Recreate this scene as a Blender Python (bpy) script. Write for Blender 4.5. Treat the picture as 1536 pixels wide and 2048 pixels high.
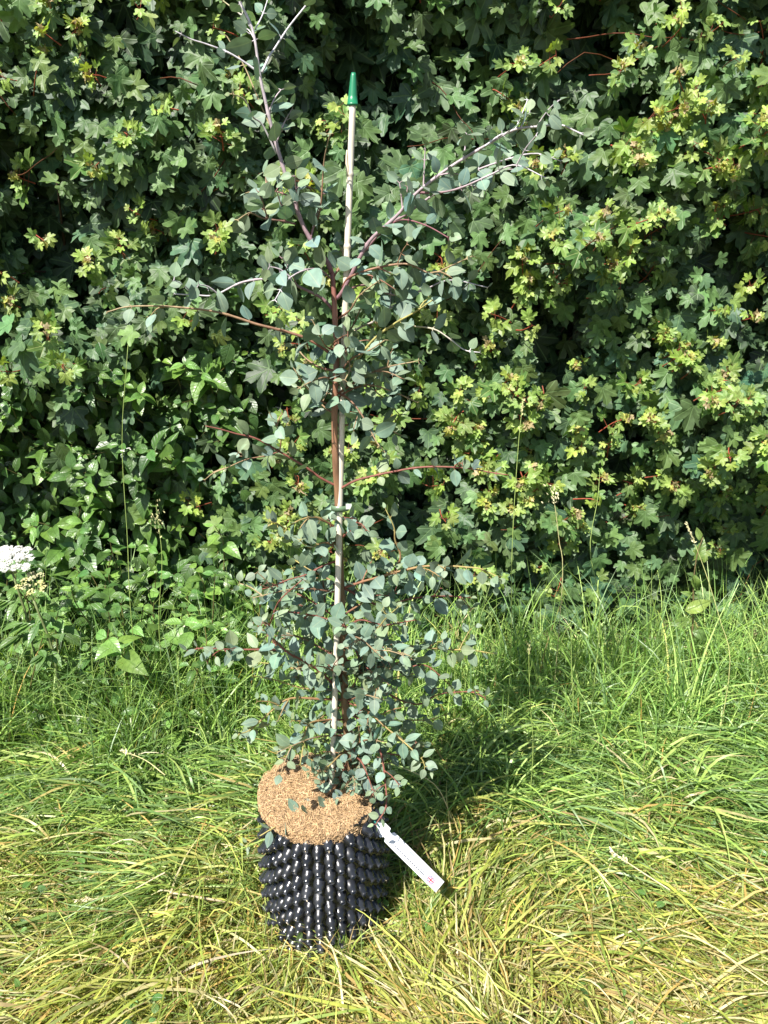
import bpy, math
import numpy as np
from math import sin, cos, pi, radians
for o in list(bpy.data.objects): bpy.data.objects.remove(o)
S = bpy.context.scene
COL = S.collection
rng = np.random.default_rng(7)

# ---------------------------------------------------------------- camera, sky, sun
PITCH, CAMH, FPX = radians(18), 1.26, 1530.0
cd = bpy.data.cameras.new('camera'); cam = bpy.data.objects.new('camera', cd); COL.objects.link(cam)
cam.location = (0, 0, CAMH); cam.rotation_euler = (pi/2-PITCH, 0, 0)
cd.sensor_fit = 'VERTICAL'; cd.sensor_height = 36.0; cd.lens = FPX/2048*36.0
cd.clip_start = 0.02; cd.clip_end = 1000
S.camera = cam
SUN_EL, SUN_AZ = radians(51), radians(213)     # azimuth clockwise from +Y: behind the camera, to its left
w = bpy.data.worlds.new('World'); S.world = w; w.use_nodes = True
nt = w.node_tree; bg = nt.nodes['Background']
sky = nt.nodes.new('ShaderNodeTexSky'); sky.sky_type = 'NISHITA'; sky.sun_disc = False
sky.sun_elevation = SUN_EL; sky.sun_rotation = SUN_AZ
nt.links.new(sky.outputs[0], bg.inputs[0]); bg.inputs[1].default_value = 0.07
sl = bpy.data.lights.new('sun', 'SUN'); sl.energy = 5.0; sl.angle = radians(0.5); sl.color = (1, .955, .88)
so = bpy.data.objects.new('sun', sl); COL.objects.link(so)
so.rotation_euler = (pi/2-SUN_EL, 0, pi-SUN_AZ); so.location = (-2, -2, 5)
S.view_settings.view_transform = 'Standard'; S.view_settings.look = 'None'
S.view_settings.exposure = 1.25; S.view_settings.gamma = 1
S.render.resolution_x = 768; S.render.resolution_y = 1024

def at(px, py, Y):
    x = (px-768)/FPX; v = (1024-py)/FPX
    d = np.array([x, cos(PITCH)+v*sin(PITCH), -sin(PITCH)+v*cos(PITCH)])
    return np.array([0, 0, CAMH]) + d*(Y/d[1])
def ground(px, py, z=0.0):
    x = (px-768)/FPX; v = (1024-py)/FPX
    d = np.array([x, cos(PITCH)+v*sin(PITCH), -sin(PITCH)+v*cos(PITCH)])
    return np.array([0, 0, CAMH]) + d*((z-CAMH)/d[2])
def project(P):
    P = np.asarray(P); y = P[..., 1]; z = P[..., 2]-CAMH
    d = y*cos(PITCH)-z*sin(PITCH); u = y*sin(PITCH)+z*cos(PITCH)
    return 768+FPX*P[..., 0]/d, 1024-FPX*u/d

# ---------------------------------------------------------------- helpers
def norm(a): return a/np.maximum(np.linalg.norm(a, axis=-1, keepdims=True), 1e-9)
def noise2(x, y, seed=0, f=1.0, oct=3):
    r = np.random.default_rng(100+seed); out = np.zeros_like(np.asarray(x, float)); amp = 1.0; tot = 0
    for o in range(oct):
        for k in range(4):
            a = r.uniform(0, 2*pi); ff = f*(2**o)*r.uniform(.7, 1.4)
            out = out + amp*np.sin(ff*(x*cos(a)+y*sin(a))*2*pi+r.uniform(0, 6.28))/4
        tot += amp*.5; amp *= .55
    return out/tot

class MB:
    def __init__(s): s.V=[]; s.T=[]; s.Q=[]; s.C=[]; s.U=[]; s.TM=[]; s.QM=[]; s.n=0
    def add(s, V, T=None, Q=None, col=(.5,.5,.5), uv=None, mi=0):
        V = np.asarray(V, float).reshape(-1, 3)
        if T is not None and len(T): T = np.asarray(T, int).reshape(-1,3); s.T.append(T+s.n); s.TM.append(np.full(len(T), mi))
        if Q is not None and len(Q): Q = np.asarray(Q, int).reshape(-1,4); s.Q.append(Q+s.n); s.QM.append(np.full(len(Q), mi))
        col = np.asarray(col, float)
        if col.ndim == 1: col = np.broadcast_to(col, (len(V), 3))
        s.V.append(V); s.C.append(col.reshape(-1,3))
        s.U.append(np.zeros((len(V),2)) if uv is None else np.asarray(uv, float).reshape(-1,2)); s.n += len(V)
    def tube(s, P, R, sides=6, col=(.3,.2,.1), cap=True, mi=0):
        P = np.asarray(P, float); n = len(P); R = np.broadcast_to(np.asarray(R, float), (n,))
        T = norm(np.gradient(P, axis=0)); up = np.array([0.03, .02, 1.]) if abs(T[0][2]) < .9 else np.array([1., .05, .02])
        a = norm(np.cross(T, up)); b = np.cross(T, a)
        an = np.arange(sides)*2*pi/sides
        ring = P[:,None,:] + R[:,None,None]*(np.cos(an)[None,:,None]*a[:,None,:]+np.sin(an)[None,:,None]*b[:,None,:])
        V = ring.reshape(-1,3); Q=[]
        for i in range(n-1):
            for j in range(sides):
                k=(j+1)%sides; Q.append((i*sides+j, i*sides+k, (i+1)*sides+k, (i+1)*sides+j))
        Tt=[]
        if cap:
            V = np.vstack([V, P[0], P[-1]]); c0=n*sides; c1=c0+1
            for j in range(sides):
                k=(j+1)%sides; Tt.append((c0,k,j)); Tt.append((c1,(n-1)*sides+j,(n-1)*sides+k))
        c = np.asarray(col, float)
        if c.ndim == 2: c = np.vstack([np.repeat(c, sides, axis=0), c[:1], c[-1:]]) if cap else np.repeat(c, sides, axis=0)
        s.add(V, Tt, Q, c, mi=mi)
    def ribbons(s, P, side, W, col, mi=0):
        # P (N,S,3), side (N,S,3) or (N,1,3), W (N,S), col (N,3)
        N, K, _ = P.shape; off = side*W[...,None]*.5
        V = np.stack([P-off, P+off], axis=2).reshape(-1,3)
        b = (np.arange(N)*K*2)[:,None]; i = np.arange(K-1)[None,:]*2
        Q = np.stack([b+i, b+i+1, b+i+3, b+i+2], axis=-1).reshape(-1,4)
        C = np.repeat(col, K*2, axis=0) if col.ndim == 2 else np.repeat(col.reshape(-1,3), 2, axis=0)
        u = np.tile(np.stack([np.tile([-1.,1.], K), np.repeat(np.linspace(0,1,K),2)],1), (N,1))
        s.add(V, None, Q, C, u, mi)
    def inst(s, tpl, O, t, n, sc, col, fold=0., curl=0., wave=0., twist=0., mi=0):
        V0, T, Q = tpl; N = len(O); K = len(V0)
        t = norm(t); n = n - (n*t).sum(-1,keepdims=True)*t; n = norm(n); sd = np.cross(t, n)
        x = V0[None,:,0]; y = V0[None,:,1]
        A = lambda v: np.broadcast_to(np.asarray(v, float), (N,))[:,None]
        ph = rng.uniform(0,6.28,(N,1)); ph2 = rng.uniform(0,6.28,(N,1))
        z = V0[None,:,2]*(1+A(fold)*0) + A(fold)*np.abs(x) - A(curl)*y*y + A(wave)*(np.sin(x*7+ph)*np.cos(y*6+ph2)) + A(twist)*x*y
        P = O[:,None,:] + A(sc)[...,None]*(x[...,None]*sd[:,None,:] + y[...,None]*t[:,None,:] + z[...,None]*n[:,None,:])
        b = (np.arange(N)*K)[:,None,None]
        TT = (T[None]+b).reshape(-1,3) if len(T) else None
        QQ = (Q[None]+b).reshape(-1,4) if len(Q) else None
        C = np.repeat(col, K, axis=0)
        U = np.tile(V0[:,:2], (N,1))
        s.add(P, TT, QQ, C, U, mi)
    def build(s, name, mats, parent=None, smooth=True, origin=None):
        V = np.vstack(s.V).astype(np.float32); C = np.vstack(s.C); U = np.vstack(s.U)
        if origin is not None: V = V-np.asarray(origin, np.float32)
        T = np.vstack(s.T) if s.T else np.zeros((0,3),int); Q = np.vstack(s.Q) if s.Q else np.zeros((0,4),int)
        me = bpy.data.meshes.new(name)
        me.vertices.add(len(V)); me.vertices.foreach_set('co', V.ravel())
        L = np.concatenate([T.ravel(), Q.ravel()]).astype(np.int32)
        me.loops.add(len(L)); me.loops.foreach_set('vertex_index', L)
        st = np.concatenate([np.arange(len(T))*3, len(T)*3+np.arange(len(Q))*4]).astype(np.int32)
        me.polygons.add(len(st)); me.polygons.foreach_set('loop_start', st)
        if not isinstance(mats, (list,tuple)): mats=[mats]
        for m in mats: me.materials.append(m)
        if len(mats) > 1:
            me.polygons.foreach_set('material_index', np.concatenate(s.TM+s.QM).astype(np.int32))
        me.polygons.foreach_set('use_smooth', np.full(len(st), smooth))
        me.update(calc_edges=True)
        ca = me.color_attributes.new('col', 'FLOAT_COLOR', 'POINT')
        ca.data.foreach_set('color', np.hstack([C, np.ones((len(C),1))]).astype(np.float32).ravel())
        ul = me.uv_layers.new(name='UVMap'); ul.data.foreach_set('uv', U[L].astype(np.float32).ravel())
        me.validate()
        o = bpy.data.objects.new(name, me); COL.objects.link(o)
        if parent is not None:
            o.parent = parent
            if origin is None: o.location = -np.array(root_loc(parent))
        elif origin is not None: o.location = origin
        return o
def root_loc(o):
    v = np.array(o.location, float)
    while o.parent is not None: o = o.parent; v = v+np.array(o.location, float)
    return v
def thing(name, label, cat, loc, group=None):
    o = bpy.data.objects.new(name, None); COL.objects.link(o); o.location = loc
    o.empty_display_size = .05
    return tag(o, label, cat, group)
def tag(o, label, cat, group=None, kind=None):
    o['label'] = label; o['category'] = cat
    if group: o['group'] = group
    if kind: o['kind'] = kind
    return o
def smoothpath(P, n):
    P = np.asarray(P, float)
    if len(P) == 2: return P[0]+(P[1]-P[0])*np.linspace(0,1,n)[:,None]
    Q = np.vstack([2*P[0]-P[1], P, 2*P[-1]-P[-2]]); out=[]
    for u in np.linspace(0, len(P)-1-1e-6, n):
        i=int(u); f=u-i; a,b,c,d=Q[i:i+4]
        out.append(.5*((2*b)+(-a+c)*f+(2*a-5*b+4*c-d)*f*f+(-a+3*b-3*c+d)*f**3))
    return np.array(out)

# ---------------------------------------------------------------- materials
def newmat(name):
    m = bpy.data.materials.new(name); m.use_nodes = True; nt = m.node_tree
    return m, nt, nt.nodes['Principled BSDF']
def N(nt, t, **k):
    n = nt.nodes.new(t)
    for a,b in k.items(): setattr(n, a, b)
    return n
def M(nt, op, a, b=None, c=None):
    n = N(nt, 'ShaderNodeMath', operation=op)
    for i,v in enumerate((a,b,c)):
        if v is None: continue
        if isinstance(v,(int,float)): n.inputs[i].default_value = v
        else: nt.links.new(v, n.inputs[i])
    return n.outputs[0]
def mixc(nt, fac, a, b, mode='MIX'):
    n = N(nt, 'ShaderNodeMix', data_type='RGBA', blend_type=mode)
    for i,v in ((0,fac),(6,a),(7,b)):
        if isinstance(v,(int,float)): n.inputs[i].default_value = v
        elif isinstance(v, tuple): n.inputs[i].default_value = (*v,1) if len(v)==3 else v
        else: nt.links.new(v, n.inputs[i])
    return n.outputs[2]
def leaf_mat(name, kind, rough=.5, spec=.5, trans=.3, vein=(.25,.35,.12), veinamt=.4, tint=(1,1,.5), back=None, bump=.3):
    m, nt, p = newmat(name); L = nt.links.new
    at_ = N(nt, 'ShaderNodeAttribute', attribute_name='col'); col = at_.outputs['Color']
    uv = N(nt, 'ShaderNodeUVMap'); sp = N(nt, 'ShaderNodeSeparateXYZ'); L(uv.outputs[0], sp.inputs[0])
    x, y = sp.outputs[0], sp.outputs[1]; ax = M(nt,'ABSOLUTE',x)
    if kind == 'palmate':
        ds=[]
        for a in (0, 47, 95):
            c_, s_ = cos(radians(a)), sin(radians(a))
            perp = M(nt,'ABSOLUTE', M(nt,'SUBTRACT', M(nt,'MULTIPLY',ax,c_), M(nt,'MULTIPLY',y,s_)))
            along = M(nt,'ADD', M(nt,'MULTIPLY',ax,s_), M(nt,'MULTIPLY',y,c_))
            ds.append(M(nt,'ADD', perp, M(nt,'MULTIPLY', M(nt,'LESS_THAN',along,0), 1.0)))
        d = M(nt,'MINIMUM', M(nt,'MINIMUM',ds[0],ds[1]), ds[2])
        v = M(nt,'SUBTRACT', 1.0, M(nt,'DIVIDE', d, .03)); v = M(nt,'MAXIMUM', v, 0.0)
    elif kind == 'pinnate':
        v = M(nt,'MAXIMUM', M(nt,'SUBTRACT',1.0,M(nt,'DIVIDE',ax,.03)),0.0)
        fr = M(nt,'FRACT', M(nt,'MULTIPLY', M(nt,'SUBTRACT', y, M(nt,'MULTIPLY',ax,.9)), 6.0))
        sv = M(nt,'MAXIMUM', M(nt,'SUBTRACT',1.0,M(nt,'DIVIDE', M(nt,'ABSOLUTE',M(nt,'SUBTRACT',fr,.5)), .14)),0.0)
        v = M(nt,'MAXIMUM', v, M(nt,'MULTIPLY', sv, .55))
    elif kind == 'midrib':
        v = M(nt,'MAXIMUM', M(nt,'SUBTRACT',1.0,M(nt,'DIVIDE',ax,.035)),0.0)
    else:
        v = M(nt,'MULTIPLY', M(nt,'POWER', M(nt,'ABSOLUTE', M(nt,'SINE', M(nt,'MULTIPLY', x, 7.0))), 3.0), .5)
    tc = N(nt,'ShaderNodeTexCoord'); no = N(nt,'ShaderNodeTexNoise'); no.inputs['Scale'].default_value = 60; no.inputs['Detail'].default_value = 2
    L(tc.outputs['Object'], no.inputs['Vector'])
    nf = N(nt,'ShaderNodeMapRange'); L(no.outputs[0], nf.inputs[0]); nf.inputs[1].default_value=.3; nf.inputs[2].default_value=.7; nf.inputs[3].default_value=.78; nf.inputs[4].default_value=1.2
    vm = N(nt,'ShaderNodeVectorMath', operation='SCALE'); L(col, vm.inputs[0]); L(nf.outputs[0], vm.inputs['Scale'])
    c1 = mixc(nt, M(nt,'MULTIPLY', v, veinamt), vm.outputs[0], vein)
    if back is not None:
        ge = N(nt,'ShaderNodeNewGeometry'); c1 = mixc(nt, M(nt,'MULTIPLY',ge.outputs['Backfacing'],back[1]), c1, back[0])
    L(c1, p.inputs['Base Color']); p.inputs['Roughness'].default_value = rough; p.inputs['Specular IOR Level'].default_value = spec
    if bump:
        bp = N(nt,'ShaderNodeBump'); bp.inputs['Strength'].default_value = bump; bp.inputs['Distance'].default_value = .002
        hh = M(nt,'SUBTRACT', M(nt,'MULTIPLY',no.outputs[0],.9), v); L(hh, bp.inputs['Height']); L(bp.outputs[0], p.inputs['Normal'])
    tr = N(nt,'ShaderNodeBsdfTranslucent'); L(mixc(nt, 1.0, c1, tint, 'MULTIPLY'), tr.inputs[0])
    mx = N(nt,'ShaderNodeMixShader'); mx.inputs[0].default_value = trans
    L(p.outputs[0], mx.inputs[1]); L(tr.outputs[0], mx.inputs[2]); L(mx.outputs[0], nt.nodes['Material Output'].inputs[0])
    return m
def attr_mat(name, rough=.7, spec=.3, nscale=80, namt=.25, bump=.2, stretch=None):
    m, nt, p = newmat(name); L = nt.links.new
    at_ = N(nt,'ShaderNodeAttribute', attribute_name='col')
    tc = N(nt,'ShaderNodeTexCoord'); mp = N(nt,'ShaderNodeMapping'); L(tc.outputs['Object'], mp.inputs[0])
    if stretch: mp.inputs['Scale'].default_value = stretch
    no = N(nt,'ShaderNodeTexNoise'); no.inputs['Scale'].default_value = nscale; no.inputs['Detail'].default_value = 4; L(mp.outputs[0], no.inputs['Vector'])
    nf = N(nt,'ShaderNodeMapRange'); L(no.outputs[0], nf.inputs[0]); nf.inputs[1].default_value=.3; nf.inputs[2].default_value=.7; nf.inputs[3].default_value=1-namt; nf.inputs[4].default_value=1+namt
    vm = N(nt,'ShaderNodeVectorMath', operation='SCALE'); L(at_.outputs['Color'], vm.inputs[0]); L(nf.outputs[0], vm.inputs['Scale'])
    L(vm.outputs[0], p.inputs['Base Color']); p.inputs['Roughness'].default_value = rough; p.inputs['Specular IOR Level'].default_value = spec
    bp = N(nt,'ShaderNodeBump'); bp.inputs['Strength'].default_value = bump; bp.inputs['Distance'].default_value = .002; L(no.outputs[0], bp.inputs['Height']); L(bp.outputs[0], p.inputs['Normal'])
    return m
M_MAPLE = leaf_mat('maple leaf', 'palmate', rough=.50, spec=.36, trans=.22, vein=(.16,.26,.10), veinamt=.5, tint=(1.3,1.6,.5), back=((.13,.19,.10),.5), bump=.35)
M_LIME = leaf_mat('young maple leaf', 'palmate', rough=.45, spec=.4, trans=.35, vein=(.45,.50,.20), veinamt=.5, tint=(1.2,1.3,.5), bump=.35)
M_DOG = leaf_mat('dogwood leaf', 'pinnate', rough=.38, spec=.5, trans=.28, vein=(.06,.12,.03), veinamt=.5, tint=(1.3,1.5,.4), bump=.5)
M_EUC = leaf_mat('eucalyptus leaf', 'midrib', rough=.55, spec=.35, trans=.16, vein=(.30,.36,.22), veinamt=.45, tint=(1.1,1.3,.6), bump=.12)
M_GRASS = leaf_mat('grass blade', 'blade', rough=.42, spec=.45, trans=.33, vein=(.30,.36,.12), veinamt=.3, tint=(1.2,1.3,.5), bump=0)
M_BARK = attr_mat('smooth bark', rough=.45, spec=.45, nscale=40, namt=.3, bump=.25, stretch=(3,3,.6))
M_TWIG = attr_mat('twig bark', rough=.6, nscale=120, namt=.25)
M_CANE = attr_mat('bamboo', rough=.5, spec=.4, nscale=90, namt=.18, bump=.15, stretch=(6,6,.4))
M_COIR = attr_mat('coir fibre', rough=.8, spec=.25, nscale=150, namt=.3, bump=.1)
M_COIRBASE = attr_mat('coir mat core', rough=.95, spec=.1, nscale=130, namt=.5, bump=1.0)
M_PRINT = attr_mat('printing ink', rough=.6, nscale=30, namt=.05, bump=0)
M_FLOWER = attr_mat('petals', rough=.7, spec=.2, nscale=60, namt=.08, bump=0)
M_CAP = attr_mat('green soft plastic', rough=.35, spec=.5, nscale=60, namt=.05, bump=.05)
M_LABEL = attr_mat('matt white plastic card', rough=.4, spec=.4, nscale=40, namt=.02, bump=.03)
M_POT = attr_mat('glossy black plastic', rough=.2, spec=.5, nscale=45, namt=.4, bump=.06)
def dust_pot(m):      # dust and scuffs: uneven gloss
    nt = m.node_tree; p = nt.nodes['Principled BSDF']
    no = N(nt,'ShaderNodeTexNoise'); no.inputs['Scale'].default_value = 70; no.inputs['Detail'].default_value = 5
    tc = N(nt,'ShaderNodeTexCoord'); nt.links.new(tc.outputs['Object'], no.inputs['Vector'])
    r = N(nt,'ShaderNodeMapRange'); nt.links.new(no.outputs[0], r.inputs[0]); r.inputs[1].default_value=.35; r.inputs[2].default_value=.7; r.inputs[3].default_value=.17; r.inputs[4].default_value=.42
    nt.links.new(r.outputs[0], p.inputs['Roughness'])
dust_pot(M_POT)

# ---------------------------------------------------------------- leaf templates (x across, y to the tip, petiole at 0)
half = [(0,1.0),(.06,.90),(.12,.83),(.22,.79),(.22,.70),(.20,.61),(.19,.53),(.24,.53),(.32,.60),(.42,.66),(.58,.68),(.64,.60),(.60,.50),(.62,.40),(.52,.33),(.45,.28),(.41,.21),(.46,.15),(.52,.10),(.56,.0),(.48,-.08),(.36,-.14),(.20,-.13),(.08,-.06)]
def maple_tpl(ring=True, jag=0., seed=0, wide=1.):
    r = np.random.default_rng(seed)
    R = np.array(half); Lh = R[1:][::-1]*[-1,1]
    O = np.vstack([R, [[0,0]], Lh]); O = O*[wide,1] + r.normal(0, jag, O.shape)
    c = np.array([0,.24]); n = len(O)
    def z(p):
        a = np.abs(np.arctan2(p[:,0], p[:,1])); rr = np.hypot(p[:,0],p[:,1])
        dv = np.min(np.abs(a[:,None]-np.radians([0,47,95])[None]),axis=1)
        return rr*np.minimum(dv,.45)*.32
    if ring:
        I = c+(O-c)*.55
        P = np.vstack([O,I,[c]])
        Q = [(i,(i+1)%n,n+(i+1)%n,n+i) for i in range(n)]; T=[(n+i,n+(i+1)%n,2*n) for i in range(n)]
    else:
        P = np.vstack([O,[c]]); Q=[]; T=[(i,(i+1)%n,n) for i in range(n)]
    # faces wound so that +z is up (outline runs clockwise)
    T = np.array(T)[:,::-1]; Q = np.array(Q)[:,::-1] if len(Q) else np.zeros((0,4),int)
    return np.column_stack([P, z(P)]), T, Q
def oval_tpl(w=.33, rows=7, peak=.45, acum=0., cols=2):
    ys = np.linspace(0,1,rows); V=[];T=[];Q=[]
    for y in ys:
        u = y**(math.log(.5)/math.log(peak)); ww = w*max(sin(pi*u),0)**.8
        if acum and y>.75: ww *= 1-acum*(y-.75)/.25
        if y in (0,1): ww = .004
        for x in np.linspace(-1,1,2*cols+1): V.append((x*ww,y,0))
    k=2*cols+1
    for i in range(rows-1):
        for j in range(k-1): Q.append((i*k+j,i*k+j+1,(i+1)*k+j+1,(i+1)*k+j))
    return np.array(V), np.zeros((0,3),int), np.array(Q)
TM = [maple_tpl(True,.012,s,w_) for s,w_ in ((1,1.),(2,.9),(3,1.08))]
TML = [maple_tpl(False,.015,s,1.) for s in (4,5)]
TO_DOG = oval_tpl(.30,8,.42,.35)
TO_EUC = oval_tpl(.36,7,.43); TO_EUCR = oval_tpl(.44,7,.47); TO_EUCL = oval_tpl(.25,7,.42,.3)
TO_SMALL = oval_tpl(.2,4,.45,cols=1)

# ---------------------------------------------------------------- ground
def ground_mat():
    m, nt, p = newmat('thatch and soil'); L = nt.links.new
    tc = N(nt,'ShaderNodeTexCoord'); no = N(nt,'ShaderNodeTexNoise'); no.inputs['Scale'].default_value = 30; no.inputs['Detail'].default_value=8
    L(tc.outputs['Object'], no.inputs['Vector']); cr = N(nt,'ShaderNodeValToRGB'); L(no.outputs[0], cr.inputs[0])
    e = cr.color_ramp.elements; e[0].position=.35; e[0].color=(.03,.03,.012,1); e[1].position=.7; e[1].color=(.13,.12,.045,1)
    L(cr.outputs[0], p.inputs['Base Color']); p.inputs['Roughness'].default_value=1
    bp = N(nt,'ShaderNodeBump'); bp.inputs['Distance'].default_value=.02; L(no.outputs[0], bp.inputs['Height']); L(bp.outputs[0], p.inputs['Normal'])
    return m
g = MB(); xs = np.concatenate([[-200,-40,-8], np.linspace(-3,3,40), [8,40,200]]); ys = np.concatenate([[-200,-40,-6], np.linspace(0,3.2,30), [8,40,200]])
X,Y = np.meshgrid(xs,ys); Z = noise2(X,Y,3,.8,2)*.006*(np.abs(X)<3.1)*(Y<3.3)*(Y>-.1)
nx=len(xs); Qg=[(j*nx+i,j*nx+i+1,(j+1)*nx+i+1,(j+1)*nx+i) for j in range(len(ys)-1) for i in range(nx-1)]
g.add(np.stack([X,Y,Z],-1).reshape(-1,3), None, Qg)
o = g.build('ground', ground_mat()); o['kind']='structure'

# ---------------------------------------------------------------- pot: base centre and size
POT = np.array([at(645,1600,1.24)[0], 1.24, 0.0]); POT_R, POT_H = .110, .285

# ---------------------------------------------------------------- maple hedge
HY = 2.30
def hedge_face(x, z):
    return HY + .10*noise2(x,z,11,.9,2) + .05*noise2(x,z,12,3.0,2) + .10*np.maximum(0,.45-z) - .05*np.clip(z-1.2,0,1)
def shade_of_green(n, base, var):
    base = np.asarray(base); k = rng.normal(1,var,(n,1)); h = rng.normal(0,var*.35,(n,1))
    return np.clip(base*k*np.hstack([1+h, np.ones((n,1)), 1-h]), .004, .9)
def dog_mask(x, z):      # where the dogwood grows instead of the maple (lower left)
    return (x < -.42+.12*np.sin(z*9)) & (z < .98+.10*np.sin(x*8)+.10*(-.5-x))
root = thing('maple_hedge', 'tall dense field maple hedge of lobed dark leaves with lime green shoot tips', 'hedge', (0,HY+.4,0))
f = MB()
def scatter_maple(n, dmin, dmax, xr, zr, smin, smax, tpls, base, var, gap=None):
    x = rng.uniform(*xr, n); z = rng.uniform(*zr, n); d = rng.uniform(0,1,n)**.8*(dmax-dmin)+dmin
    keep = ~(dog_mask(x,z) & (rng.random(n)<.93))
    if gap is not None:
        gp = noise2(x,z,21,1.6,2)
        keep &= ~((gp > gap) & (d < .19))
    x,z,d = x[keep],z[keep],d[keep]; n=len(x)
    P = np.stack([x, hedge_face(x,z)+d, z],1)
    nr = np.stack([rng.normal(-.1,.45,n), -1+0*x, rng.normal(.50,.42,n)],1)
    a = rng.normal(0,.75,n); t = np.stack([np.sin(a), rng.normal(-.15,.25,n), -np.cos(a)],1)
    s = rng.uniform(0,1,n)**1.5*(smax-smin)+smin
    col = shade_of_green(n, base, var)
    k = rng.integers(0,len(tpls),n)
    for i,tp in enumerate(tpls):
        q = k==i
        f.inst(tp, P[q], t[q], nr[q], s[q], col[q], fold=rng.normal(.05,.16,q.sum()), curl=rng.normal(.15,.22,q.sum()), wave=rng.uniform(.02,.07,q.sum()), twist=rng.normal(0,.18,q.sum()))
VX, SX = (-1.35,1.35), (-2.5,2.5)
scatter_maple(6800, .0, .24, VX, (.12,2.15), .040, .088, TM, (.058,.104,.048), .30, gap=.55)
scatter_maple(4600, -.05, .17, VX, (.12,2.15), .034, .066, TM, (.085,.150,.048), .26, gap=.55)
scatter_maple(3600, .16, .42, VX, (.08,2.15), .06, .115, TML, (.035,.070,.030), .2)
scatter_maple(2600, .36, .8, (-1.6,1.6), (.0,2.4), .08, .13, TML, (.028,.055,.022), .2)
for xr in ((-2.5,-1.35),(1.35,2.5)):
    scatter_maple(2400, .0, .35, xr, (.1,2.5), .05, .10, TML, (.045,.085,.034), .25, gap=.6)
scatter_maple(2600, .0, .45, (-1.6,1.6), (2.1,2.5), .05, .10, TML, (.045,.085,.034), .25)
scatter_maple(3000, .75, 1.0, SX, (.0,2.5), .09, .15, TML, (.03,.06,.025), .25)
leaves = f.build('foliage', M_MAPLE, root)

# lime shoots: an outward twig with opposite leaf pairs and a crumpled tan tip
f = MB(); tw = MB(); tipb = MB()
RED = np.array([.20,.035,.028])
def shoot(x, z, L_, d0, out=.05):
    y = float(hedge_face(np.array(x),np.array(z)))
    b = np.array([x,y+d0,z]); dr = norm(np.array([rng.normal(-.05,.7), -1.0, rng.normal(.25,.5)]))
    e = b+dr*L_; e[2] += .01
    m = (b+e)/2+rng.normal(0,.008,3)
    P = smoothpath([b,m,e],5); tw.tube(P, np.linspace(.0021,.0012,5), 4, RED*rng.uniform(.6,1.5)+[.02,.02,0], cap=False)
    npair = rng.integers(2,5)
    for k in range(npair):
        u = 1-k*.22; p = P[0]+(P[-1]-P[0])*u
        sc = (.021+.0082*k)*rng.uniform(.75,1.3)
        a0 = rng.uniform(0,pi)+k*pi/2
        s1 = norm(np.cross(dr,[0,0,1.])); s2 = np.cross(s1,dr)
        for sgn in (0,pi):
            q = cos(a0+sgn)*s1+sin(a0+sgn)*s2
            t = norm(q*1.0+dr*.35+np.array([0,-.1,-.35])+rng.normal(0,.2,3))
            base = p+q*(.012+.006*k)+np.array([0,0,.004]); tw.tube([p,base],[.0007,.0006],3,RED*rng.uniform(.5,1.2)+[.02,.02,0],cap=False)
            nr = norm(dr*.9+np.array([-.15,-.5,.55])+rng.normal(0,.22,3))
            mix = k/3.0
            c = np.array([.30,.40,.09])*(1-mix)+np.array([.10,.185,.045])*mix
            c = c*rng.uniform(.75,1.2)*np.array([rng.uniform(.85,1.1),1,rng.uniform(.7,1.3)])
            f.inst(TM[rng.integers(3)], base[None], t[None], nr[None], np.array([sc]), c[None], fold=rng.normal(.15,.15), curl=rng.normal(.25,.25), wave=rng.uniform(.03,.08), twist=rng.normal(0,.2))
    n = rng.integers(5,10)
    if rng.random() < .5:
        O = e+rng.normal(0,.006,(n,3)); t = norm(rng.normal(0,1,(n,3))+dr*.6+[0,0,-.3])
        c = np.where(rng.random((n,1))<.55, np.array([[.42,.32,.18]]), np.array([[.42,.40,.10]]))*rng.uniform(.6,1.2,(n,1))
        tipb.inst(TML[0], O, t, rng.normal(0,1,(n,3))+[0,-1,.6], rng.uniform(.009,.019,n), c, fold=rng.normal(.5,.3,n), curl=rng.normal(.6,.4,n))
cnt = 0
def vis_weight(px, py):  # how thick the pale shoots sit, as seen over the hedge face
    wgt = .42
    for cx,cy,rx,ry,a in ((1350,150,260,220,.6),(1300,600,330,320,.8),(1000,750,300,200,.4),(1100,950,400,120,.5),(950,110,160,100,.4),(200,120,240,140,.45),(550,330,220,130,.3),(300,620,200,110,.35),(60,520,90,120,.4),
                          (880,400,190,170,-.6),(700,60,160,60,-.55),(250,330,170,130,-.35),(480,480,120,160,-.3),(1450,420,90,120,-.3),(1130,420,110,160,-.3),(120,800,260,150,-.5),(400,200,80,200,-.1),(250,350,120,60,-.1)):
        wgt = wgt+a*np.exp(-((px-cx)/rx)**2-((py-cy)/ry)**2)
    return wgt
while cnt < 310:
    x = rng.uniform(-1.5,1.5); z = rng.uniform(.25,2.15)
    if dog_mask(np.array(x),np.array(z)) and rng.random()<.95: continue
    px,py = project(np.array([x,HY,z]))
    if rng.random() > vis_weight(px,py): continue
    if noise2(np.array(x),np.array(z),21,1.6,2)>.3 and rng.random()<.5: continue
    shoot(x,z,rng.uniform(.04,.12),rng.uniform(-.02,.06)); cnt += 1
for i in range(90):
    x = rng.choice([-1,1])*rng.uniform(1.5,2.5); shoot(x,rng.uniform(.3,2.4),rng.uniform(.05,.1),.03)
f.build('young_shoots', M_LIME, root)
tipb.build('shoot_tips', M_LIME, root)
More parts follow.
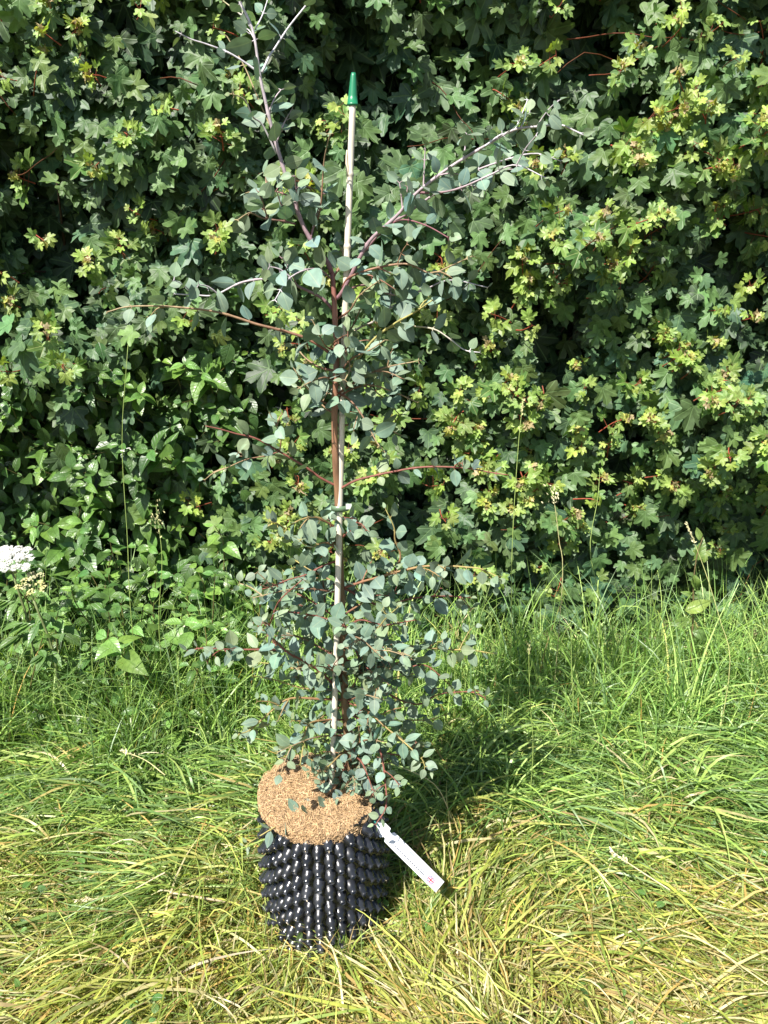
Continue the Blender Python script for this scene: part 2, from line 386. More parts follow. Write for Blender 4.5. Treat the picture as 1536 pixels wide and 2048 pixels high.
# long reddish twigs running over the face, and the woody limbs inside
for i in range(40):
    x = rng.uniform(-1.5,1.5); z = rng.uniform(.3,2.1)
    if dog_mask(np.array(x),np.array(z)): continue
    L_ = rng.uniform(.10,.32); a = rng.uniform(-.5,.9)*(1 if rng.random()<.5 else -1); s = rng.choice([-1,1])
    n = 9; u = np.linspace(0,1,n); w1=rng.normal(0,.016); w2=rng.normal(0,.008); xx = x+s*L_*cos(a)*u+w2*np.sin(u*5); zz = z+L_*sin(a)*u - .03*u*u + w1*np.sin(u*4.2)+w2*np.sin(u*9)
    yy = hedge_face(xx,zz)+rng.uniform(.0,.06)-.05*u
    tw.tube(np.stack([xx,yy,zz],1), np.linspace(.0018,.0009,n), 4, RED*rng.uniform(.2,.55)+[.02,.015,.0])
tw.build('red_twigs', M_TWIG, root)
lb = MB()
for i in range(34):
    x = -2.4+i*.145+rng.normal(0,.05); y = HY+rng.uniform(.42,.65); P=[(x,y,-.02)]
    for k in range(6): P.append((P[-1][0]+rng.normal(0,.06), P[-1][1]+rng.normal(-.02,.05), P[-1][2]+.4))
    lb.tube(smoothpath(P,12), np.linspace(.016,.004,12), 6, (.07,.055,.04))
    for k in range(8):
        j = rng.integers(1,6); b = np.array(P[j]); e = b+[rng.normal(0,.22),rng.uniform(-.28,-.1),rng.uniform(.0,.35)]
        lb.tube(smoothpath([b,(b+e)/2+[0,0,.03],e],5), np.linspace(.006,.002,5), 4, (.075,.05,.035))
lb.build('woody_limbs', M_TWIG, root)

# ---------------------------------------------------------------- dogwood and other leafy plants, lower left
def white_floret(mb, c, R, n, col=(.78,.78,.68), r=.0035, dome=.35, up=np.array([0,-.3,1.])):
    up = norm(up); s1 = norm(np.cross(up,[1,.1,.05])); s2 = np.cross(up,s1)
    a = rng.uniform(0,2*pi,n); q = R*np.sqrt(rng.random(n))
    O = c+q[:,None]*(np.cos(a)[:,None]*s1+np.sin(a)[:,None]*s2)+up*(dome*R*(1-(q/R)**2))[:,None]
    for k in range(4):
        an = k*pi/2+rng.uniform(0,.8,n)
        t = np.cos(an)[:,None]*s1+np.sin(an)[:,None]*s2+up*.2
        mb.inst(TO_SMALL, O, t, np.tile(up,(n,1))+rng.normal(0,.25,(n,3)), np.full(n,r), np.clip(np.array(col)*rng.uniform(.85,1.08,(n,1)),0,.9))
root = thing('dogwood_bush', 'leafy dogwood with oval veined leaves and small white flower heads, lower left of the hedge', 'bush', (-.9,HY,0))
f = MB(); st = MB(); fl = MB()
def leafy_shoot(b, e, npair, s0, base, st=st, f=f, rad=.0022, scol=(.10,.09,.03)):
    P = smoothpath([b,(b+e)/2+rng.normal(0,.012,3)+[0,0,.02],e],7); st.tube(P, np.linspace(rad,rad*.5,7),4,np.array(scol)*rng.uniform(.7,1.4),cap=False)
    ax = norm(P[-1]-P[0]); s1 = norm(np.cross(ax,[.1,.2,1.])); s2=np.cross(s1,ax)
    for k in range(npair):
        u = 1-.8*k/npair; i = min(int(u*6),5); p = P[i]+(P[i+1]-P[i])*(u*6-i) if u<1 else P[-1]
        sc = s0*(.45+.55*min(1,(k+.4)/2.2))*rng.uniform(.8,1.2); a0 = k*pi/2+rng.uniform(-.4,.4)
        for sg in (0,pi):
            q = cos(a0+sg)*s1+sin(a0+sg)*s2
            t = norm(q+ax*.55+np.array([0,-.1,-.35])); nr = norm(ax*.8+np.array([-.1,-.45,.7])+rng.normal(0,.25,3))
            c = shade_of_green(1, np.array(base)*(1.25 if k==0 else 1), .2)
            f.inst(TO_DOG, (p+q*.004)[None], t[None], nr[None], np.array([sc]), c, fold=rng.normal(.28,.15), curl=rng.normal(.35,.2), wave=rng.uniform(.01,.03), twist=rng.normal(0,.15))
    return P[-1], ax
k=0
while k < 330:
    x = rng.uniform(-1.5,-.35); z = rng.uniform(.05,1.05)
    if not dog_mask(np.array(x),np.array(z)) and z > .3: continue
    y = float(hedge_face(np.array(x),np.array(z)))+rng.uniform(-.06,.25) - .28*max(0,.55-z)
    e = np.array([x,y,z]); b = e+[rng.normal(0,.05),rng.uniform(.06,.14),-rng.uniform(.06,.12)]
    tp,ax = leafy_shoot(b,e,rng.integers(3,5),rng.uniform(.045,.078),(.060,.125,.028) if rng.random()<.6 else (.10,.19,.035))
    if rng.random() < .07: white_floret(fl, tp+ax*.008, .014, 26)
    k += 1
n=1500; x=rng.uniform(-1.6,-.4,n); z=rng.uniform(.0,1.05,n); y=hedge_face(x,z)+rng.uniform(.02,.4,n)
f.inst(TO_DOG, np.stack([x,y,z],1), np.stack([rng.normal(0,.6,n),rng.normal(-.2,.3,n),-np.ones(n)],1), np.stack([rng.normal(0,.4,n),-np.ones(n),rng.normal(.5,.4,n)],1), rng.uniform(.04,.075,n), shade_of_green(n,(.05,.10,.026),.25), fold=rng.normal(.2,.15,n), curl=rng.normal(.3,.2,n))
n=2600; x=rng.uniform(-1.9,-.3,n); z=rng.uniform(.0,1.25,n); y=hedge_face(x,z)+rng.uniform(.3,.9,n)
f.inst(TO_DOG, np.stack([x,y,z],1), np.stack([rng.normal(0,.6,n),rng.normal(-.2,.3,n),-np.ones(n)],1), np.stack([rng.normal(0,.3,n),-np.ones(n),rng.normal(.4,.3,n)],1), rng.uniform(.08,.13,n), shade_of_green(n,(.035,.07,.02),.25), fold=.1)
f.build('foliage', M_DOG, root); st.build('stems', M_TWIG, root); fl.build('flower_heads', M_FLOWER, root)

# low broad-leaved undergrowth in front of the dogwood
root = thing('undergrowth_plant', 'low mass of broad green leaves rising from the grass at the left edge', 'weeds', (-1.0,1.95,0))
root['kind']='stuff'
f = MB(); st = MB(); fl = MB()
for k in range(190):
    x = rng.uniform(-1.35,-.42)+rng.normal(0,.05); z = abs(rng.normal(.16,.10))+.04; y = rng.uniform(1.72,2.2)
    e = np.array([x,y,z+ (y-1.8)*.30]); b = np.array([x+rng.normal(0,.04),y+rng.uniform(0,.06),max(0,e[2]-.16)])
    tp,ax = leafy_shoot(b,e,rng.integers(2,4),rng.uniform(.035,.085),(.12,.22,.05) if rng.random()<.6 else (.075,.15,.035),st,f)
    if rng.random() < .02: white_floret(fl, tp+ax*.008, .013, 22, (.78,.76,.55))
f.build('foliage', M_DOG, root); st.build('stems', M_TWIG, root); fl.build('flower_heads', M_FLOWER, root)

# umbellifers at the left edge
def umbel(px, py, Y, R, label, col, nclus, nfl, base_px, dense=1., hue=None):
    c = at(px,py,Y); b = ground(*base_px); b = np.array([at(base_px[0],base_px[1],Y-.03)[0], Y-.03, 0.])
    root = thing('umbellifer', label, 'wild flower', b, 'white flowering umbellifers')
    s = MB(); P = smoothpath([b,(b*.45+c*.55)+[.012,.01,0],c-[0,0,.05]],10); s.tube(P,np.linspace(.0042,.003,10),7,(.13,.16,.06))
    fb = MB(); up = norm(np.array([.0,-.45,1.]))
    s1 = norm(np.cross(up,[1,.1,.05])); s2=np.cross(up,s1)
    for k in range(nclus):
        a = k*2.4; q = R*math.sqrt((k+.5)/nclus)
        cc = c+q*(cos(a)*s1+sin(a)*s2)-up*(q*q/R*.25)+rng.normal(0,.002,3)
        s.tube(smoothpath([P[-1],(P[-1]+cc)/2-up*.006,cc-up*.004],4),[.0011,.0009,.0008,.0007],3,(.16,.20,.07),cap=False)
        white_floret(fb, cc, R*.27, nfl, col if (hue is None or rng.random()>.35) else hue, .0036, .35, up+rng.normal(0,.12,3))
    lf = MB()
    for k in range(5):
        u = .3+.13*k; i=int(u*9); p=P[i]; a=k*2.3; t=np.array([cos(a),-.4+.5*sin(a),.2])
        n=5; O=p+np.outer(np.linspace(.01,.05,n),norm(t)); tt=np.tile(t,(n,1))+np.stack([np.linspace(1,-1,n)*.9,np.zeros(n),-.3*np.ones(n)],1)
        lf.inst(TO_SMALL,O,tt,np.tile([0,-.4,1.],(n,1)),rng.uniform(.03,.065,n),shade_of_green(n,(.11,.20,.05),.15),fold=.2,curl=.4)
    s.build('stem', M_TWIG, root); fb.build('flower_head', M_FLOWER, root); lf.build('leaves', M_DOG, root)
umbel(20,1112,1.86,0.048,'broad flat head of bright white flowers cut by the left edge of the picture',(.56,.56,.52),21,60,(60,1300))
umbel(62,1165,1.82,.040,'smaller creamy flower head going over, on a thick hairy stem below the white one',(.48,.46,.26),9,18,(112,1330),hue=(.55,.5,.22))

# dock plant at the right
root = thing('dock_plant', 'yellow green dock with an upright brownish stem and crinkled leaves near the right edge', 'weed', (at(1385,1270,2.0)[0],2.0,0))
s = MB(); lf = MB(); P = smoothpath([[at(1392,1280,2.0)[0],2.0,0],at(1382,1240,2.0),at(1388,1180,1.99),at(1398,1110,1.98),at(1403,1075,1.98)],14)
s.tube(P+np.array([.006,0,0])*np.sin(np.linspace(0,7,14))[:,None],np.linspace(.0032,.0012,14),6,(.13,.10,.045))
for px,py,tx,tz,sc,cc in ((1370,1222,.75,.45,.075,(.20,.27,.06)),(1388,1150,.3,-.9,.05,(.15,.23,.05)),(1395,1120,.1,.95,.06,(.13,.20,.05)),(1380,1240,-.8,-.1,.055,(.13,.2,.05)),(1400,1080,-.3,.9,.035,(.16,.23,.06)),(1385,1262,.8,-.3,.06,(.11,.18,.05)),(1384,1190,-.7,.3,.03,(.14,.22,.05))):
    p=at(px,py,1.98); lf.inst(oval_tpl(.24,11,.45,.2),p[None],np.array([[tx,-.2,tz]]),np.array([[-.2,-1,.5]]),np.array([sc]),np.array([cc]),fold=.25,curl=.45,wave=.10,twist=.3)
s.build('stem',M_TWIG,root); lf.build('leaves',M_DOG,root)

# ---------------------------------------------------------------- grass
ctrl = [(100,1450,60),(250,1600,192),(150,1750,176),(400,1780,174),(100,1900,203),(350,1950,228),(600,2000,200),(850,1850,20),(950,1700,28),(1150,1600,-48),(1350,1550,-32),(1100,1800,12),(1300,1800,-35),
        (1150,1980,-58),(1450,1950,20),(950,1980,150),(1450,1400,10),(1000,1400,-15),(300,1400,130),(700,1950,-20),(480,1650,170),(800,1500,40),(1500,1700,-20)]
CP = np.array([ground(a,b)[:2] for a,b,_ in ctrl]); CA = np.radians([c for *_,c in ctrl])
CD = np.stack([np.cos(CA), np.sin(CA)*1.5],1); CD = norm(CD)
def flow(x, y):
    d2 = (x[:,None]-CP[None,:,0])**2+(y[:,None]-CP[None,:,1])**2
    wt = np.exp(-d2/(2*.13**2))+1e-6; v = wt@CD
    a = np.arctan2(v[:,1],v[:,0]) + .45*noise2(x,y,31,1.8,2)
    return a
def straw_amount(x, y):
    px,py = project(np.stack([x,y,0*x],1)); base = np.clip((py-1560)/480,0,1)**1.2*.58+.05
    base = base + .22*np.exp(-((px-1250)/260)**2-((py-1900)/130)**2)+.25*np.exp(-((px-850)/300)**2-((py-2010)/90)**2)
    base = base*1.0
    base = base + .20*noise2(x,y,33,2.2,2)*np.clip((py-1350)/300,0,1)
    return np.clip(base,.02,.9)
GREENS = np.array([(.12,.22,.055),(.17,.29,.065),(.23,.36,.08),(.10,.20,.05),(.29,.40,.12),(.13,.22,.09)])
STRAWS = np.array([(.46,.40,.20),(.52,.45,.26),(.40,.32,.12),(.36,.36,.10),(.42,.28,.09),(.30,.31,.07),(.33,.35,.10),(.28,.20,.09)])
def grass_cols(x, y, k=1.0):
    n=len(x); s = straw_amount(x,y)*k; g_ = GREENS[rng.integers(0,len(GREENS),n)]; t_ = STRAWS[rng.integers(0,len(STRAWS),n)]
    pick = (rng.random(n) < s)[:,None]; c = np.where(pick,t_,g_)*rng.uniform(.75,1.4,(n,1))
    # greens run yellower towards the trampled front
    y2 = np.clip(s,0,.6)[:,None]; c = np.where(pick,c,c*(1+np.hstack([1.2*y2,.3*y2,-.1*y2])))
    return c
def push_pot(P, r=.118, hz=.3):
    d = P[...,:2]-POT[:2]; q = np.linalg.norm(d,axis=-1,keepdims=True); k = (q<r)&(P[...,2:3]<hz)
    P[...,:2] = np.where(k, POT[:2]+d/np.maximum(q,1e-4)*r*(1+.04*rng.random(q.shape)), P[...,:2]); return P
G = MB()
def lying(n, xr, yr, Lr, hr, wr, K=7, sig=.46, wild=.18, colk=1.):
    x=rng.uniform(*xr,n); y=rng.uniform(*yr,n)
    # roots gather in tufts
    x += .02*np.sin(y*61+x*23); y += .02*np.sin(x*57-y*31)
    ok = np.hypot(x-POT[0],y-POT[1])>.10; x,y=x[ok],y[ok]; n=len(x)
    a = flow(x,y)+rng.normal(0,sig,n); wmask=rng.random(n)<wild; a=np.where(wmask,rng.uniform(0,2*pi,n),a)
    L_=rng.uniform(*Lr,n); h=rng.uniform(0,1,n)**1.3*(hr[1]-hr[0])+hr[0]
    h = h*(1+.35*noise2(x,y,35,2.5,2))*np.clip(.25+(np.hypot((x-POT[0]),y-POT[1]+.06)-.12)*5,.25,1)
    s=np.linspace(0,1,K)[None,:]; cv=rng.normal(0,.55,n)[:,None]
    aa = a[:,None]+cv*s*s
    step = L_[:,None]/(K-1); dx=np.cos(aa)*step; dy=np.sin(aa)*step
    px=x[:,None]+np.cumsum(dx,1)-dx; py=y[:,None]+np.cumsum(dy,1)-dy
    rise=rng.uniform(3,9,n)[:,None]; z=h[:,None]*(1-np.exp(-rise*s)) + rng.normal(0,.012,n)[:,None]*np.sin(pi*s) - rng.uniform(-.3,.6,n)[:,None]*h[:,None]*s*s
    P=push_pot(np.stack([px,py,np.maximum(z,.002)],-1))
    t=norm(np.gradient(P,axis=1)); roll=rng.normal(0,.75,n)[:,None,None]+rng.normal(0,.6,n)[:,None,None]*s[...,None]
    s1=norm(np.cross(t,np.array([0,0,1.]))); s2=np.cross(s1,t); sd=np.cos(roll)*s1+np.sin(roll)*s2
    W=rng.uniform(*wr,n)[:,None]*np.clip(1.15-s**2.2*1.1,.06,1)*np.clip(.6+s*2,0,1)
    G.ribbons(P,sd,W,grass_cols(x,y,colk))
def upright(x, y, hr, wr, lean, K=7, colk=.5, base=None, bright=1.):
    n=len(x); h=rng.uniform(0,1,n)**1.2*(hr[1]-hr[0])+hr[0]; a=rng.uniform(0,2*pi,n)
    s=np.linspace(0,1,K)[None,:]; ln=np.abs(rng.normal(lean,lean*.6,n))[:,None]
    th=ln*s**1.2*1.6+np.abs(rng.normal(0,.22,n))[:,None]; st_=h[:,None]/(K-1)
    dh=np.sin(th)*st_; dz=np.cos(th)*st_
    r=np.cumsum(dh,1)-dh; z=np.cumsum(dz,1)-dz
    P=np.stack([x[:,None]+np.cos(a)[:,None]*r, y[:,None]+np.sin(a)[:,None]*r, np.maximum(z,.002)],-1); P=push_pot(P)
    sdv=np.stack([-np.sin(a),np.cos(a),0*a],1)[:,None,:]; t=norm(np.gradient(P,axis=1)); s2=np.cross(sdv,t); roll=rng.normal(0,.7,n)[:,None,None]
    sd=np.cos(roll)*sdv+np.sin(roll)*s2
    W=rng.uniform(*wr,n)[:,None]*np.clip(1.05-s**2*1.0,.06,1)
    G.ribbons(P,sd,W,grass_cols(x,y,colk)*bright if base is None else shade_of_green(n,base,.2))
def tufts(n, nt_, xr, yr, sp):
    cx=rng.uniform(*xr,nt_); cy=rng.uniform(*yr,nt_); k=rng.integers(0,nt_,n); return cx[k]+rng.normal(0,sp,n), cy[k]+rng.normal(0,sp,n)
lying(22500,(-1.0,1.05),(.80,1.95),(.09,.26),(.012,.065),(.0019,.0045))
lying(9500,(-1.0,1.05),(.80,1.75),(.06,.20),(.03,.085),(.0017,.0038),wild=.3)
lying(9000,(-1.3,1.3),(1.45,2.1),(.10,.28),(.03,.11),(.0028,.0062),sig=.8,wild=.4,colk=.8)
lying(2200,(-1.0,1.05),(.82,1.8),(.15,.34),(.05,.09),(.0030,.0060),sig=.35,wild=.12)
lying(5000,(-2.2,-1.0),(.4,2.2),(.12,.32),(.02,.07),(.0025,.0045)); lying(5000,(1.05,2.2),(.4,2.2),(.12,.32),(.02,.07),(.0025,.0045)); lying(3500,(-1.0,1.05),(.35,.80),(.12,.3),(.02,.06),(.0025,.0045))
x,y=tufts(9000,700,(-1.1,1.15),(.85,1.9),.02); upright(x,y,(.03,.11),(.0018,.0036),.6)
x,y=tufts(9500,420,(-1.5,1.6),(1.72,2.30),.040); upright(x,y,(.06,.25),(.0024,.0062),1.05,colk=.6,bright=1.25)
x,y=tufts(3200,150,(-1.5,1.6),(1.80,2.28),.030); upright(x,y,(.20,.46),(.0026,.0064),.75,colk=.5,bright=1.2)
x,y=tufts(2600,60,(-1.3,-.40),(1.64,2.05),.04); upright(x,y,(.12,.42),(.0022,.0050),.7,colk=.3)
go = G.build('grass', M_GRASS); tag(go,'long flattened yellow green grass covering the whole ground','grass',kind='stuff')
# clover and small broad leaves in the sward
f = MB(); n=1500; x=rng.uniform(-.95,1.0,n); y=rng.uniform(.85,1.9,n); q=noise2(x,y,41,2.2,2)>.25; x,y=x[q],y[q]; n=len(x)
f.inst(TO_DOG,np.stack([x,y,rng.uniform(.02,.075,n)],1),np.stack([rng.normal(0,1,n),rng.normal(0,1,n),rng.normal(.1,.3,n)],1),np.stack([rng.normal(0,.4,n),rng.normal(-.3,.4,n),np.ones(n)],1),rng.uniform(.010,.024,n),shade_of_green(n,(.10,.19,.045),.25),fold=.2,curl=.3)
tag(f.build('ground_cover',M_DOG),'small round weed leaves scattered in the flattened grass','weeds',kind='stuff')

# single tall grass stalks
def stalk(pts, Y, label, head=0., col=(.20,.27,.07), hcol=(.42,.40,.20), r=.0013, head_kind='spike', group=None):
    P0 = [at(a,b,Yy) for (a,b),Yy in zip(pts, np.linspace(Y[0],Y[1],len(pts)))]
    if P0[0][2] > .05 and label.find('lying')<0: P0 = [np.array([P0[0][0],P0[0][1],0.])]+P0
    P = smoothpath(P0,16); root = thing('grass_stalk',label,'grass stalk',P[0],'single grass stalks')
    s=MB(); s.tube(P,np.linspace(r,r*.6,16),5,col); s.build('stem',M_TWIG,root)
    if head:
        h=MB(); n=int(head*700); ax=norm(P[-1]-P[-3]); u=rng.random(n); O=P[-1]-ax*(head*u)[:,None]
        sp = .004 if head_kind=='spike' else .018
        O=O+rng.normal(0,1,(n,3))*(sp*.25 if head_kind=='spike' else sp*.5)*(1.2-u[:,None]*.4)
        h.inst(TO_SMALL,O,ax+rng.normal(0,.45,(n,3)),rng.normal(0,1,(n,3)),rng.uniform(.006,.010,n),np.array([hcol])*rng.uniform(.7,1.2,(n,1)),fold=.3)
        h.build('seed_head',M_FLOWER,root)
stalk([(262,1230),(255,1080),(244,880),(256,690)],(1.85,1.95),'very tall thin green stalk rising against the dogwood at left')
stalk([(318,1260),(324,1120),(312,1010)],(1.85,1.9),'short straight stalk with a drooping head at the foot of the dogwood',.07,head_kind='loose')
stalk([(1022,1300),(1024,1100),(1036,900),(1046,800)],(1.8,1.95),'tall straight green stalk in front of the maple hedge, right of the sapling',.05)
stalk([(1200,1230),(1180,1100),(1195,1000),(1200,940)],(1.85,2.0),'green stalk curving up before the hedge, between the tall straight stalk and the dock')
stalk([(1460,1330),(1440,1240),(1408,1136),(1372,1045)],(1.75,1.85),'pale stalk leaning left with a seed head, beside the dock',.06,(.35,.36,.14),(.5,.46,.28))
stalk([(1066,1500),(1060,1400),(1057,1290)],(1.5,1.5),'bright green stalk with a pale tip standing alone in the grass right of the sapling',.03)
stalk([(1146,1420),(1143,1330),(1142,1240)],(1.65,1.7),'slender upright stalk near the hedge foot, right of the lone pale tipped one')
stalk([(1125,1160),(1118,1080),(1108,1000),(1100,975)],(1.95,2.0),'buff stalk with an open feathery head against the dark hedge foot',.05,(.36,.34,.16),(.5,.46,.28),head_kind='loose')
stalk([(935,1700),(905,1640),(868,1568),(780,1525)],(1.42,1.42),'bent straw coloured stalk arching beside the pot and plastic label',0,(.50,.42,.22),r=.0015)
stalk([(1340,1780),(1270,1735),(1220,1700)],(1.12,1.2),'dry bleached stalk with a seed head lying across the grass at right',.04,(.5,.44,.25),(.55,.5,.32))
stalk([(330,1745),(240,1790),(150,1800)],(1.22,1.2),'dry stalk with a long pale seed head lying in the grass left of the pot',.06,(.5,.42,.25),(.55,.48,.3))
stalk([(500,1810),(430,1800),(340,1785)],(1.24,1.2),'bundle like dry stem lying against the left foot of the black pot',0,(.50,.40,.26),r=.003)
stalk([(330,1550),(290,1520),(240,1500)],(1.42,1.5),'straw stalk with a pale head lying in the grass below the undergrowth',.05,(.45,.42,.2),(.55,.5,.3))

# ---------------------------------------------------------------- black air pot
root = thing('plant_pot', 'glossy black plastic pot covered in hollow downward pointing knobs', 'plant pot', POT)
wl = MB(); nth, nz = 144, 30
ncol, pitch = 36, .0355
th = np.arange(nth)*2*pi/nth; zz = np.linspace(.0,POT_H,nz)
TH,ZZ = np.meshgrid(th,zz)
prof = POT_R + .004*np.sin(np.pi*ZZ/POT_H)
Rr = prof - .004*np.cos(TH*ncol/2*1)*np.cos(2*pi*ZZ/pitch)
V = np.stack([POT[0]+Rr*np.cos(TH),POT[1]+Rr*np.sin(TH),ZZ],-1).reshape(-1,3)
Vi = np.stack([POT[0]+(Rr-.004)*np.cos(TH),POT[1]+(Rr-.004)*np.sin(TH),ZZ],-1).reshape(-1,3)
Q=[]
for i in range(nz-1):
    for j in range(nth):
        k=(j+1)%nth; Q.append((i*nth+j,i*nth+k,(i+1)*nth+k,(i+1)*nth+j))
Q=np.array(Q); BLK=np.array([.012,.013,.016])
wl.add(V,None,Q,BLK); wl.add(Vi,None,Q[:,::-1],BLK)
top=(nz-1)*nth; o1=[(top+j,top+(j+1)%nth,len(V)+top+(j+1)%nth,len(V)+top+j) for j in range(nth)]
wl.add(np.vstack([V,Vi]),None,o1,BLK)
wl.build('pot_wall',M_POT,root)
kn = MB(); plug = MB()
prf = [(-.004,.0128),(-.001,.0116),(.002,.0108),(.005,.0104),(.008,.0097),(.0105,.0086),(.0128,.0072),(.0145,.0063),(.0165,.0060),(.0185,.0061),(.0190,.0057),(.0182,.0049),(.0100,.0044)]
SD=14
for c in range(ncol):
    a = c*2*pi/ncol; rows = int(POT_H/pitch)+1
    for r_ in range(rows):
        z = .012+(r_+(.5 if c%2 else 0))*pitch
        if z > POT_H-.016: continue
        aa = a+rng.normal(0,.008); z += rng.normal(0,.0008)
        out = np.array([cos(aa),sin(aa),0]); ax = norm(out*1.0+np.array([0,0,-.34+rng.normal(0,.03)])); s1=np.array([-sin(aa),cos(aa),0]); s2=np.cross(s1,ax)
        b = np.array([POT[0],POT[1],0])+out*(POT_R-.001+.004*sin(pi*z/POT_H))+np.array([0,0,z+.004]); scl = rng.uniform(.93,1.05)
        rings=[]
        for h_,rr in prf:
            an=np.arange(SD)*2*pi/SD
            # knobs are taller than wide and droop a little to the tip
            rings.append(b+ax*h_*scl*.86+np.array([0,0,-6*h_*abs(h_)])+rr*(1.04*np.cos(an)[:,None]*s1+(.98-h_*4)*np.sin(an)[:,None]*s2))
        Vk=np.vstack(rings+[ (rings[-1].mean(0)-ax*.002)[None] ]); nr_=len(prf); Qk=[]
        for i in range(nr_-1):
            for j in range(SD):
                k=(j+1)%SD; Qk.append((i*SD+j,i*SD+k,(i+1)*SD+k,(i+1)*SD+j))
        Tk=[((nr_-1)*SD+j,(nr_-1)*SD+(j+1)%SD,nr_*SD) for j in range(SD)]
        Vk[:,2]=np.maximum(Vk[:,2],.001)
        kc=np.repeat(np.array([[1.]]*(nr_-4)+[[1.8],[2.6],[2.6],[1.6]]),SD,0)*BLK*rng.uniform(.7,1.6); kn.add(Vk,Tk,Qk,np.vstack([kc,kc[-1:]]))  # tip rings paler: dust, plus light caught in the open mouths put into colour
        if rng.random()<.30:
            m_=5; tip=rings[-3].mean(0)
            kn.inst(TO_SMALL,tip-ax*.002+rng.normal(0,.0015,(m_,3)),rng.normal(0,1,(m_,3)),np.tile(ax,(m_,1))+rng.normal(0,.4,(m_,3)),rng.uniform(.003,.006,m_),np.array([[.42,.36,.26]])*rng.uniform(.5,1.3,(m_,1)),mi=1)
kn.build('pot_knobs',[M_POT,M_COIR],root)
s=MB(); n=40; an=np.arange(n)*2*pi/n; Vs=np.vstack([np.stack([POT[0]+.104*np.cos(an),POT[1]+.104*np.sin(an),np.full(n,POT_H-.016)],1),[[POT[0],POT[1],POT_H-.012]]])
s.add(Vs,[(j,(j+1)%n,n) for j in range(n)],None,(.05,.035,.02)); s.build('potting_soil',M_COIRBASE,root)

# ---------------------------------------------------------------- coir mulch mat
cm = np.array([POT[0]-.008,POT[1]-.004,POT_H+.003]); TILT=np.array([-.03,-.10])     # slopes towards the camera
def coir_z(x,y): return cm[2]+ (y-cm[1])*.03 + (cm[0]-x)*.08 + .010*(1-((x-cm[0])**2+(y-cm[1])**2)/.0144)+ .0045*noise2(x,y,51,11,3)-.006*np.exp(-((x-cm[0]-.03)**2+(y-cm[1]+.02)**2)/.0006)
root = thing('mulch_mat','round tan coconut fibre mat lying over the top of the black pot','mulch mat',cm)
b_=MB(); nr_,na=14,72; rad=np.linspace(0,1,nr_)**.8
ea=np.arange(na)*2*pi/na; edge = .1075*(1+.014*np.sin(3*ea+1)+.007*np.sin(7*ea)+.006*np.sin(13*ea+2))
RR,AA=np.meshgrid(rad,np.arange(na)*2*pi/na,indexing='ij'); X=cm[0]+RR*edge[None]*np.cos(AA); Y=cm[1]+RR*edge[None]*np.sin(AA); Z=coir_z(X,Y)-.006*np.clip((RR-.9)/.1,0,1)**2
T3=np.stack([X,Y,Z],-1).reshape(-1,3); B3=T3-[0,0,.016]; Qc=[]
for i in range(nr_-1):
    for j in range(na): k=(j+1)%na; Qc.append((i*na+j,(i+1)*na+j,(i+1)*na+k,i*na+k))
Qc=np.array(Qc); b_.add(T3,None,Qc,(.24,.15,.08)); b_.add(B3,None,Qc[:,::-1],(.24,.15,.08))
e0=(nr_-1)*na; b_.add(np.vstack([T3,B3]),None,[(e0+j,len(T3)+e0+j,len(T3)+e0+(j+1)%na,e0+(j+1)%na) for j in range(na)],(.32,.20,.10))
b_.build('mat_core',M_COIRBASE,root)
fb=MB()
def fibres(n,edge_only=False):
    a=rng.uniform(0,2*pi,n); r=.1075*np.sqrt(rng.random(n)) if not edge_only else .108+rng.uniform(-.006,.004,n)
    x=cm[0]+r*np.cos(a); y=cm[1]+r*np.sin(a); L_=rng.uniform(.012,.040,n) if not edge_only else rng.uniform(.010,.022,n)
    d=rng.uniform(0,2*pi,n); K=6; s=np.linspace(-.5,.5,K)[None]; cv=rng.normal(0,1.6,n)[:,None]
    aa=d[:,None]+cv*s; dx=np.cos(aa)*L_[:,None]/K; dy=np.sin(aa)*L_[:,None]/K
    px=x[:,None]+np.cumsum(dx,1)-dx.sum(1,keepdims=True)/2; py=y[:,None]+np.cumsum(dy,1)-dy.sum(1,keepdims=True)/2
    q=np.hypot(px-cm[0],py-cm[1]); lim=.115
    kk=np.minimum(1,lim/np.maximum(q,1e-6)); px=cm[0]+(px-cm[0])*kk; py=cm[1]+(py-cm[1])*kk
    z=coir_z(px,py)+rng.uniform(-.001,.004,n)[:,None]+rng.uniform(-.004,.007,n)[:,None]*(1-4*s*s)
    if edge_only: z=z-rng.uniform(.0,.021,n)[:,None]
    P=np.stack([px,py,z],-1); t=norm(np.gradient(P,axis=1)); sd=norm(np.cross(t,norm(rng.normal(0,.6,(n,1,3))+[0,-.4,1.])))
    c=np.array([[.43,.285,.15]])*rng.uniform(.55,1.35,(n,1))*np.where(rng.random((n,1))<.2,np.array([[1.15,1.2,1.35]]),1.); fb.ribbons(P,sd,np.full((n,K),1.)*rng.uniform(.0004,.0009,n)[:,None],c)
fibres(15000); fibres(8500,True); fb.build('coir_fibres',M_COIR,root)

